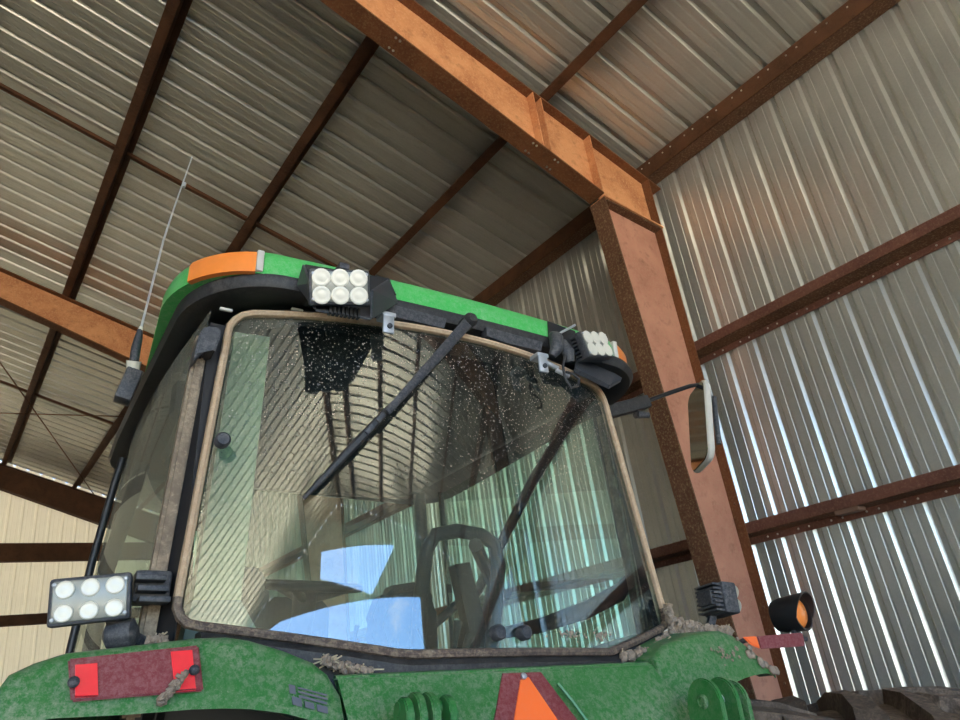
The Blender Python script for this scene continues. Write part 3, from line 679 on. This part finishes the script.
# ---- green rear panel and fenders (their rear faces lean forward at the top)
K = .5
def pan(a, c): return V(a, -.20 + K*(c+.007)*1.0, c)
def lean(a, c, b0=-.22, k=.35): return V(a, b0 + k*c, c)
bm = BM(); add_prism(bm, [V(-.402, -.202, -.006), V(.395, -.202, .004), V(.462, -.26, -.13), V(.50, -.36, -.36), V(-.40, -.36, -.36), V(-.378, -.25, -.10)], (0, .02, .006)); bmesh.ops.bevel(bm, geom=bm.edges[:], offset=.005, segments=2, affect='EDGES')
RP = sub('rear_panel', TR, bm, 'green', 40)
def fender(prof, inner, lower, b0, label, back=1.1):
    """prof: top edge (a, c); lower: bottom edge of the rear face (a, c)"""
    bm = BM(); rings = []
    for (b, dc, ins) in ((0, -.012, 0.0), (.006, -.003, .004), (.02, .0, .008), (.3, .02, .008), (.6, -.03, .008), (.9, -.2, .008), (1.1, -.45, .008)):
        rings.append([V(a, b0 + .35*c*(1 if b < .1 else 0) + b, c+dc) for a, c in prof])
    top = add_loft(bm, rings, False, False, False)
    rr = [V(a, b0 + .35*c, c) for a, c in lower]
    lows = [bm.verts.new(p) for p in rr]
    for i in range(len(prof)-1): bm.faces.new((top[0][i], top[0][i+1], lows[i+1], lows[i]))
    # rolled lower lip under the face
    lip = [bm.verts.new(p+Vector((0, .05, .004))) for p in rr]
    for i in range(len(prof)-1): bm.faces.new((lows[i], lows[i+1], lip[i+1], lip[i]))
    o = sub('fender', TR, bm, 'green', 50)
    so_ = o.modifiers.new('thick', 'SOLIDIFY'); so_.thickness = .006; so_.offset = 1
    o['label'] = label; return o
profL = [(-.945, -.12), (-.932, -.03), (-.915, .006), (-.885, .022), (-.845, .036), (-.75, .047), (-.655, .058), (-.60, .060), (-.56, .054), (-.50, .036), (-.45, .016), (-.425, -.004), (-.405, -.04), (-.395, -.14)]
lowL = [(-.945, -.14), (-.930, -.075), (-.91, -.060), (-.885, -.052), (-.845, -.049), (-.75, -.049), (-.655, -.046), (-.60, -.047), (-.56, -.050), (-.50, -.060), (-.45, -.075), (-.425, -.09), (-.405, -.11), (-.395, -.16)]
FL = fender(profL, 0, lowL, -.22, 'left fender with the long tail reflector')
profR = [(.50, -.15), (.45, -.06), (.425, -.012), (.428, .012), (.48, .043), (.56, .062), (.63, .074), (.70, .078), (.74, .066), (.775, .038), (.805, .008), (.828, -.018), (.832, -.03)]
lowR = [(.50, -.17), (.495, -.14), (.50, -.10), (.54, -.085), (.58, -.07), (.62, -.058), (.66, -.045), (.70, -.036), (.74, -.030), (.77, -.027), (.80, -.026), (.825, -.030), (.832, -.034)]
FRR = fender(profR, 0, lowR, -.19, 'right fender with a muddy battered outer edge')
bm = BM(); random.seed(3)
for k in range(26):                                            # mud worn onto the outer edge
    i = random.choice((8, 9, 10, 11)); a, c = profR[i]; a2, c2 = lowR[i]; f = random.random()**.8*.9
    p = V(a+(a2-a)*f+random.uniform(-.012, .012), -.198+.35*c-.002, c+(c2-c)*f); r = random.uniform(.006, .014)
    add_lathe(bm, [(r, 0), (r*.8, .003), (r*.3, .005)], axis_m(p, (0, -1, .3)), 7)
for k in range(30):                                            # and a dried splash in the middle of the face
    a = .675+random.gauss(0, .022); c = .022+random.gauss(0, .012)
    r = random.uniform(.002, .005); add_lathe(bm, [(r, 0), (r*.8, .0006), (r*.3, .001)], axis_m(V(a, -.19+.35*c-.008, c), (0, -1, .3)), 7)
mu = sub('mud_crust', FRR, bm, 'dirt', 0); mu['kind'] = 'stuff'
# tail reflector on the left fender
def onL(px, py, off=.006):
    # point on the left fender's leaning rear face under this pixel
    lo_, hi_ = -.6, .2
    for _ in range(40):
        b = (lo_+hi_)/2; q = T(px, py, b)
        if -.22 + .35*q.z - off > b: lo_ = b
        else: hi_ = b
    return q + U
def quad_plate(pts, th): 
    bm = BM(); add_prism(bm, pts, (0, th, 0)); bmesh.ops.bevel(bm, geom=bm.edges[:], offset=.003, segments=2, affect='EDGES'); return bm
RM = sub('tail_reflector', FL, quad_plate([onL(68, 659, .016), onL(199, 645, .016), onL(204, 691, .016), onL(71, 702, .016)], .012), 'maroon', 40)
sub('red_square', FL, quad_plate([onL(73, 663, .019), onL(99.5, 661, .019), onL(100.5, 697, .019), onL(73, 698, .019)], .008), 'red', 40)
sub('red_square', FL, quad_plate([onL(168.5, 650, .019), onL(194, 648, .019), onL(198, 690, .019), onL(173, 692, .019)], .008), 'red', 40)
for px, py in ((73.5, 682), (194, 670)):
    bm = BM(); add_lathe(bm, [(.0085, 0), (.0085, .004), (.005, .008), (.001, .009)], axis_m(onL(px, py, .022), (0, -1, 0)), 12); sub('reflector_screw', FL, bm, 'blackblue', 40)
def decal():
    bm = BM()
    def q(u, v): 
        p = (289+u*38+v*2, 684+u*10+v*21); return onL(p[0], p[1], .010)
    for (u0, v0, u1, v1) in ((0, .0, .16, .42), (.24, .02, 1, .1), (.24, .2, 1, .30), (.24, .4, .98, .52), (.05, .55, .3, .95), (.38, .62, .62, .92), (.7, .62, .98, .95)):
        add_prism(bm, [q(u0, v0), q(u1, v0), q(u1, v1), q(u0, v1)], (0, .002, 0))
    sub('warning_decal', FL, bm, 'decal')
decal()
# slow-vehicle triangle on the panel
def onP(px, py, off):
    lo_, hi_ = -.8, .2
    for _ in range(40):
        b = (lo_+hi_)/2; q = T(px, py, b)
        if -.202 + .5*(q.z+.004) - off > b: lo_ = b
        else: hi_ = b
    return q + U
bm = BM(); add_prism(bm, [onP(503, 673.5, .006), onP(541, 672.3, .006), onP(541+.76*90, 672+90, .006), onP(503-.174*90, 673+90, .006)], (0, .003, .001)); EM = sub('slow_vehicle_sign', TR, bm, 'maroon')
EM['label'] = 'triangular orange sign with maroon border'
bm = BM(); add_prism(bm, [onP(521, 680.5, .0085), onP(529, 677.5, .0085), onP(559+.66*50, 720+50, .0085), onP(514-.15*50, 720+50, .0085)], (0, .003, .001)); sub('orange_triangle', EM, bm, 'orange')
bm = BM(); add_lathe(bm, [(.007, 0), (.007, .004), (.003, .006)], axis_m(onP(523.5, 676.5, .010), (0, -1, .5)), 10); sub('sign_bolt', EM, bm, 'silver', 40)
# lift arm bracket plates at the right, hitch lugs at the left of the panel
def lug(px, py, b, r, th, par, name, mat='green_dark', hole=True, down=.35):
    t0 = Tp(px, py, b); c = t0 - Vector((0, 0, r)); bm = BM()
    pts = [c + Vector((0, r*math.cos(t), r*math.sin(t))) for t in [math.pi*k/16 for k in range(17)]] + [c+Vector((0, -r*1.25, -down)), c+Vector((0, r*1.25, -down))]
    add_prism(bm, pts, (th, 0, 0)); bmesh.ops.bevel(bm, geom=bm.edges[:], offset=.003, segments=2, affect='EDGES')
    return sub(name, par, bm, mat, 40), c
LB = empty('lift_bracket', parent=TR)
_, c1 = lug(699, 678, -.36, .047, .014, LB, 'bracket_plate'); _, c2 = lug(716, 677, -.36, .045, .013, LB, 'bracket_plate'); lug(727, 680, -.35, .044, .012, LB, 'bracket_plate', 'green')
bm = BM(); add_lathe(bm, [(.015, -.01), (.015, .0), (.010, .004), (.010, .001)], axis_m(c1-Vector((.002, 0, 0)), (-1, 0, 0)), 14); sub('pin_head', LB, bm, 'green', 40)
bm = BM(); add_tube(bm, [c1, c2+Vector((.05, 0, 0))], .013, 10); sub('pin', LB, bm, 'silver', 45)
HL = empty('hitch_lugs', parent=TR)
for px, py, m, r in ((400, 697, 'green_dark', .026), (411, 692, 'green', .034), (424, 692, 'green', .034), (442, 695, 'green_dark', .030)): lug(px, py, -.33, r, .016, HL, 'lug', m)
bm = BM(); c = Tp(420, 708, -.32); add_tube(bm, [c-Vector((.045, 0, 0)), c+Vector((.06, 0, 0))], .012, 12); sub('lug_pin', HL, bm, 'green_dark', 45)
bm = BM(); add_tube(bm, [Tp(558, 683, -.235), Tp(572, 700, -.25), Tp(588, 722, -.27)], .0045, 6); sub('wire', TR, bm, 'green_dark', 45)

# ---- right-hand mirror
MR = empty('side_mirror', parent=TR)
bm = BM(); a0, a1 = Tp(612, 411, .25), Tp(646, 402, .25); d_ = (a1-a0).normalized(); Mb = basis(d_, Vector((0, 1, 0)), d_.cross(Vector((0, 1, 0))), a0)
add_box(bm, (-.06, -.025, -.026), ((a1-a0).length, .025, .024), Mb, .006); sub('arm_clamp', MR, bm, 'black', 40)
bm = BM(); add_tube(bm, [Tp(640, 415, .24)-Vector((.02, 0, 0)), Tp(646, 415, .24)+Vector((.01, 0, 0))], [.017, .012], 10); sub('clamp_knob', MR, bm, 'blackblue', 45)
bm = BM(); add_tube(bm, [a1-d_*.03, Tp(672, 392, .25), Tp(690, 386, .25), Tp(702, 384, .25), Tp(708, 390, .26), Tp(712, 402, .28)], [.009, .009, .009, .008, .008, .008], 10); sub('mirror_arm', MR, bm, 'black_clean', 45)
mc = Tp(700.5, 426, .25); ml = math.radians(-115)
Mm = Matrix.Translation(mc) @ Matrix.Rotation(math.radians(11), 4, 'Y') @ Matrix.Rotation(ml, 4, 'Z')
def rrect(w, h, r, y, n=6, M=Mm, sk=0):
    pts = []
    for cx, cz, t0 in ((w-r, h-r, 0), (-w+r, h-r, .5), (-w+r, -h+r, 1), (w-r, -h+r, 1.5)):
        pts += [M @ Vector((cx+r*math.cos(math.pi*(t0+.5*k/n)), y, cz+r*math.sin(math.pi*(t0+.5*k/n)))) for k in range(n+1)]
    return pts
bm = BM(); add_loft(bm, [rrect(.088, .175, .04, -.012), rrect(.094, .182, .045, -.006), rrect(.094, .182, .045, .006), rrect(.085, .172, .04, .018), rrect(.05, .12, .03, .022)]); sub('mirror_shell', MR, bm, 'palegrey', 45)
bm = BM(); add_loft(bm, [rrect(.088, .176, .04, -.0125), rrect(.086, .174, .04, -.0150)]); sub('mirror_pane', MR, bm, 'mirror', 30)
bm = BM(); add_tube(bm, [Tp(714, 397, .30), Tp(716, 420, .30), Tp(719, 444, .30)], .011, 8); sub('shell_bracket', MR, bm, 'blackblue', 45)

# ---- warning lamp and reflector bar on the right
WL = empty('turn_signal', parent=TR)
ca, cb_ = Tp(786, 614, -.08), Tp(803, 613, -.11); axd = Vector((.16, -.985, .03)).normalized(); o_ = Tp(796, 613, -.10)
Mw = axis_m(o_, axd)
bm = BM(); add_lathe(bm, [(.02, -.075), (.045, -.065), (.052, -.04), (.054, .0), (.055, .022), (.050, .022), (.048, -.02), (.01, -.022)], Mw, 28); sub('lamp_body', WL, bm, 'black_clean', 45)
bm = BM(); add_lathe(bm, [(.048, -.01), (.047, .006), (.036, .017), (.018, .023), (.003, .025)], Mw, 28); sub('amber_lens', WL, bm, 'amber', 50)
ring = []
n_ = 18; up_l = Mw.to_3x3().inverted() @ Vector((0, 0, 1)); ang0 = math.atan2(up_l.y, up_l.x)
bm = BM(); rr_ = []
for k in range(n_+1):
    t = ang0 + (k/n_-.5)*math.radians(215); e_ = .5*math.cos((k/n_-.5)*math.pi)
    rr_.append([Mw @ Vector((r*math.cos(t), r*math.sin(t), z)) for r, z in ((.054, .0), (.056, .025+.05*e_), (.052, .025+.05*e_), (.050, .0))])
add_loft(bm, rr_); sub('lamp_hood', WL, bm, 'black_clean', 45)
bm = BM(); b0, b1 = Tp(745, 640, -.09), Tp(806, 639, -.11); add_tube(bm, [b0-Vector((.06, -.06, .03)), b0, b1], .007, 8); sub('lamp_stalk', WL, bm, 'blackblue', 45)
bm = BM(); add_tube(bm, [Tp(796, 640, -.1), Tp(793, 628, -.085)], .008, 8); sub('lamp_foot', WL, bm, 'blackblue', 45)
EB = sub('reflector_bar', TR, quad_plate([Tp(757, 636, -.115), Tp(803, 632.5, -.125), Tp(806, 646, -.125), Tp(761, 649, -.115)], .006), 'maroon', 40)
sub('orange_band', EB, quad_plate([Tp(743, 637, -.112), Tp(757, 636, -.115), Tp(761, 649, -.115), Tp(752, 645, -.112)], .006), 'orange', 40)

# ---- antenna on the left roof edge
AN = empty('radio_antenna', parent=TR)
bm = BM(); add_tube(bm, [Tp(141, 328, .6), Tp(163.5, 240, .6), Tp(174, 208, .6), Tp(192, 157, .6)], [.004, .0035, .003, .0022], 7); sub('whip', AN, bm, 'silver', 45)
bm = BM(); add_tube(bm, [Tp(183.5, 187, .6), Tp(184.8, 183, .6)], .006, 8); sub('whip_bead', AN, bm, 'silver', 45)
bm = BM(); add_tube(bm, [Tp(134, 362, .6), Tp(136, 348, .6), Tp(138.5, 338, .6), Tp(140, 330, .6)], [.014, .014, .012, .008], 10); sub('spring_base', AN, bm, 'blackblue', 45)
bm = BM(); add_tube(bm, [Tp(139.5, 333, .6), Tp(141.2, 327, .6)], [.009, .006], 10); sub('white_tip', AN, bm, 'white', 45)
bm = BM(); add_tube(bm, [Tp(132, 376, .62), Tp(134, 361, .6)], [.017, .022], 12); sub('white_mount', AN, bm, 'white', 45)
bm = BM(); p = Tp(125, 383, .62); add_box(bm, p-Vector((.012, .03, .06)), p+Vector((.035, .03, .045)), Matrix.Translation(p) @ Matrix.Rotation(.2, 4, 'Y') @ Matrix.Translation(-p), .006); sub('mount_bracket', AN, bm, 'blackblue', 40)

# ---- tyres: bar-lug rubber on steel rims
def wheel(a0, a1, R, cb, cc, lug_h=.06, n=23):
    wd = a1-a0; mid = (a0+a1)/2; M = axis_m(V(mid, cb, cc), (1, 0, 0), (0, 1, 0))
    WHL = empty('wheel', parent=TR)
    Rb = R-lug_h; h = wd/2; prof = [(R*.50, -h*.72), (R*.62, -h*.95), (R*.80, -h), (Rb-.07, -h*.97), (Rb-.02, -h*.90), (Rb, -h*.6), (Rb+.012, 0), (Rb, h*.6), (Rb-.02, h*.90), (Rb-.07, h*.97), (R*.80, h), (R*.62, h*.95), (R*.50, h*.72)]
    bm = BM(); add_lathe(bm, prof, M, 72, False); ty = sub('tyre', WHL, bm, 'tyre', 50)
    bm = BM()
    for k in range(n):
        for sd in (-1, 1):
            t0 = 2*math.pi*(k+(.5 if sd > 0 else 0))/n
            def pt(u, f, r): 
                # u runs from the centre (0) to the shoulder (1); the bar sweeps back as it goes out
                t = t0 + sd*0 + u*.30*wd/.55 + f; z = sd*(u*h*1.0 - .02)
                return M @ Vector((r*math.cos(t), r*math.sin(t), z))
            sec = []
            for u, r_, wv in ((0.0, R-.004, .036), (.3, R, .038), (.7, R-.004, .044), (.93, R-.022, .054), (1.0, R-.075, .050)):
                rb = Rb-.02 if u < .9 else Rb-.05 if u < .97 else Rb-.09
                sec.append([pt(u, -wv*1.5/R*.9, rb), pt(u, -wv/R, r_), pt(u, wv/R, r_), pt(u, wv*1.5/R*.9, rb)])
            add_loft(bm, sec)
    lg = sub('tread_lugs', ty, bm, 'tyre', 30)
    bm = BM(); add_lathe(bm, [(R*.08, -h*.2), (R*.30, -h*.2), (R*.45, -h*.68), (R*.51, -h*.74), (R*.53, -h*.70), (R*.50, -h*.4), (R*.50, h*.4), (R*.53, h*.70), (R*.51, h*.74), (R*.45, h*.5), (R*.30, h*.05), (R*.08, h*.05)], M, 36); sub('rim', WHL, bm, 'green_dark', 40)
RT = .96
for a0, a1 in ((-.93, -.42), (.44, .96), (1.08, 2.02)): wheel(a0, a1, RT, .0, -UP0+RT)
for a0, a1 in ((-1.0, -.55), (.55, 1.0)): wheel(a0, a1, .72, 2.9, -UP0+.72, .04, 22)
bm = BM(); add_tube(bm, [V(-.7, 0, -UP0+RT), V(2.0, 0, -UP0+RT)], .11, 14); sub('rear_axle', TR, bm, 'green_dark', 45)
bm = BM(); add_tube(bm, [V(-.8, 2.9, -UP0+.72), V(.8, 2.9, -UP0+.72)], .09, 14); sub('front_axle', TR, bm, 'green_dark', 45)
bm = BM(); add_box(bm, V(-.28, -.15, -UP0+.62), V(.28, 3.2, -UP0+1.2), None, .05); sub('chassis', TR, bm, 'green_dark', 40)
bm = BM(); add_loft(bm, [[V(a*w_, b, c) for a, c in ((-.36, -.75), (-.38, -.2), (-.30, -.06+dz), (.30, -.06+dz), (.38, -.2), (.36, -.75))] for b, w_, dz in ((1.55, 1, .0), (2.6, 1, -.03), (3.3, .9, -.08), (3.5, .75, -.2))]); sub('bonnet', TR, bm, 'green', 40)

# ---- dried mud and straw lying on the fenders and sill (loose: things of their own)
def w_(p): return (TR.matrix_basis if False else (Matrix.Translation(TR.location) @ TR.rotation_euler.to_matrix().to_4x4())) @ p
def clumps(name, spots, n, rmin, rmax, label, straw=8):
    random.seed(len(label)); bm = BM(); o0 = w_(Tp(*spots[0][:3]))
    for k in range(n):
        i = random.randrange(len(spots)-1) if len(spots) > 1 else 0; f = random.random()
        s0, s1 = spots[i], spots[min(i+1, len(spots)-1)]
        px = s0[0]+(s1[0]-s0[0])*f; py = s0[1]+(s1[1]-s0[1])*f; b = s0[2]+(s1[2]-s0[2])*f; sp = s0[3]+(s1[3]-s0[3])*f
        p = w_(Tp(px, py+random.uniform(-sp, sp), b+random.uniform(-.01, .015)))-o0; r = random.uniform(rmin, rmax)*(1 if random.random() < .8 else 1.5)
        res = bmesh.ops.create_icosphere(bm, subdivisions=1, radius=r)
        q = Quaternion((random.random(), random.random(), random.random(), random.random())).normalized().to_matrix()
        for v in res['verts']: v.co = p + q @ Vector((v.co.x*random.uniform(.6, 1.4), v.co.y*random.uniform(.6, 1.4), v.co.z*random.uniform(.5, 1.2)))
    for f in bm.faces: f.material_index = 0
    nf = len(bm.faces)
    for k in range(straw):
        i = random.randrange(len(spots)-1) if len(spots) > 1 else 0; f = random.random(); s0, s1 = spots[i], spots[min(i+1, len(spots)-1)]
        p = w_(Tp(s0[0]+(s1[0]-s0[0])*f, s0[1]+(s1[1]-s0[1])*f, s0[2]))-o0; d = Vector((random.uniform(-1, 1), random.uniform(-.5, .5), random.uniform(-.3, .5)))*.028
        add_tube(bm, [p-d, p+d+Vector((0, 0, .004))], .0016, 5)
    for i, fc in enumerate(bm.faces):
        if i >= nf: fc.material_index = 1
    o = link(name, bm, ['dirt', 'straw']); o.location = o0; tag(o, label, 'debris', None, 'stuff'); return o
clumps('mud_clods', [(668, 606, -.05, 2), (672, 628, -.06, 10), (690, 632, -.08, 9), (712, 632, -.10, 4), (730, 630, -.11, 2)], 420, .004, .011, 'pile of dried grey mud between the lower right window corner and the fender', 10)
clumps('dirt_crumbs', [(622, 656, -.12, 3), (645, 655, -.12, 5), (668, 640, -.08, 9)], 150, .003, .008, 'crumbs of dry dirt along the sill left of the right fender', 8)
clumps('straw_litter', [(322, 660, -.14, 3), (345, 668, -.16, 4), (372, 671, -.17, 2)], 110, .003, .007, 'litter of straw and dirt in the gap between left fender and green panel', 30)
clumps('dirt_lump', [(150, 641, .0, 2), (166, 640, -.02, 3)], 22, .005, .010, 'small pale lump of dirt above the tail reflector', 3)
clumps('mud_streak', [(186, 672, -.245, 2), (172, 690, -.25, 3), (160, 702, -.25, 4)], 110, .003, .006, 'dried mud streak hanging across the tail reflector', 0)


# ------------------------------------------------------------------ light
w = D.worlds.new('sky'); SC.world = w; w.use_nodes = True; nt = w.node_tree; nt.nodes.clear()
sky = N(nt, 'ShaderNodeTexSky'); sky.sky_type = 'NISHITA'; sky.sun_disc = False; sky.sun_elevation = math.radians(48); sky.sun_rotation = math.radians(200)
tc = N(nt, 'ShaderNodeTexCoord'); mp = N(nt, 'ShaderNodeMapping'); mp.inputs['Scale'].default_value = (1, 1, 2.6); L(nt, tc.outputs['Generated'], mp.inputs['Vector'])
cf = noise(nt, 5.5, 8, .62, mp.outputs['Vector'], .4)
tint = N(nt, 'ShaderNodeMix'); tint.data_type = 'RGBA'; tint.blend_type = 'MULTIPLY'; tint.inputs[0].default_value = 1
L(nt, sky.outputs['Color'], tint.inputs[6]); tint.inputs[7].default_value = (.58, .84, 1.15, 1)
cl = mixc(nt, framp(nt, cf, .56, .74, 0, .7), tint.outputs[2], (7.5, 8.2, 9.2))
bg = N(nt, 'ShaderNodeBackground'); L(nt, cl, bg.inputs['Color']); bg.inputs['Strength'].default_value = .085
wo = N(nt, 'ShaderNodeOutputWorld'); L(nt, bg.outputs[0], wo.inputs['Surface'])
sl = D.lights.new('sun', 'SUN'); sl.energy = 10.0; sl.angle = math.radians(.6); sl.color = (1, .95, .86)
so = D.objects.new('sun', sl); COL.objects.link(so); so.rotation_euler = Vector((.35, -.55, -1)).normalized().to_track_quat('-Z', 'Y').to_euler(); so.location = (0, -20, 20)
def portal(loc, rot, sx, sy):
    l = D.lights.new('daylight_portal', 'AREA'); l.shape = 'RECTANGLE'; l.size = sx; l.size_y = sy; l.cycles.is_portal = True
    o = D.objects.new('daylight_portal', l); COL.objects.link(o); o.location = loc; o.rotation_euler = rot
portal(((DOOR[0]+DOOR[1])/2, Y0-.2, 3.9), (math.radians(90), 0, 0), 11.9, 8.0)
for a, b in OPEN_L: portal((XL-.2, (a+b)/2, 3.0), (math.radians(90), 0, math.radians(-90)), b-a, 6.0)

vs_ = SC.view_settings
SC.display_settings.display_device = 'sRGB'
vs_.view_transform = 'Standard'; vs_.look = 'None'; vs_.exposure = 3.1; vs_.gamma = 1; vs_.use_curve_mapping = False
SC.cycles.max_bounces = 10; SC.cycles.diffuse_bounces = 6; SC.cycles.glossy_bounces = 5; SC.cycles.transparent_max_bounces = 12
SC.cycles.sample_clamp_indirect = 8
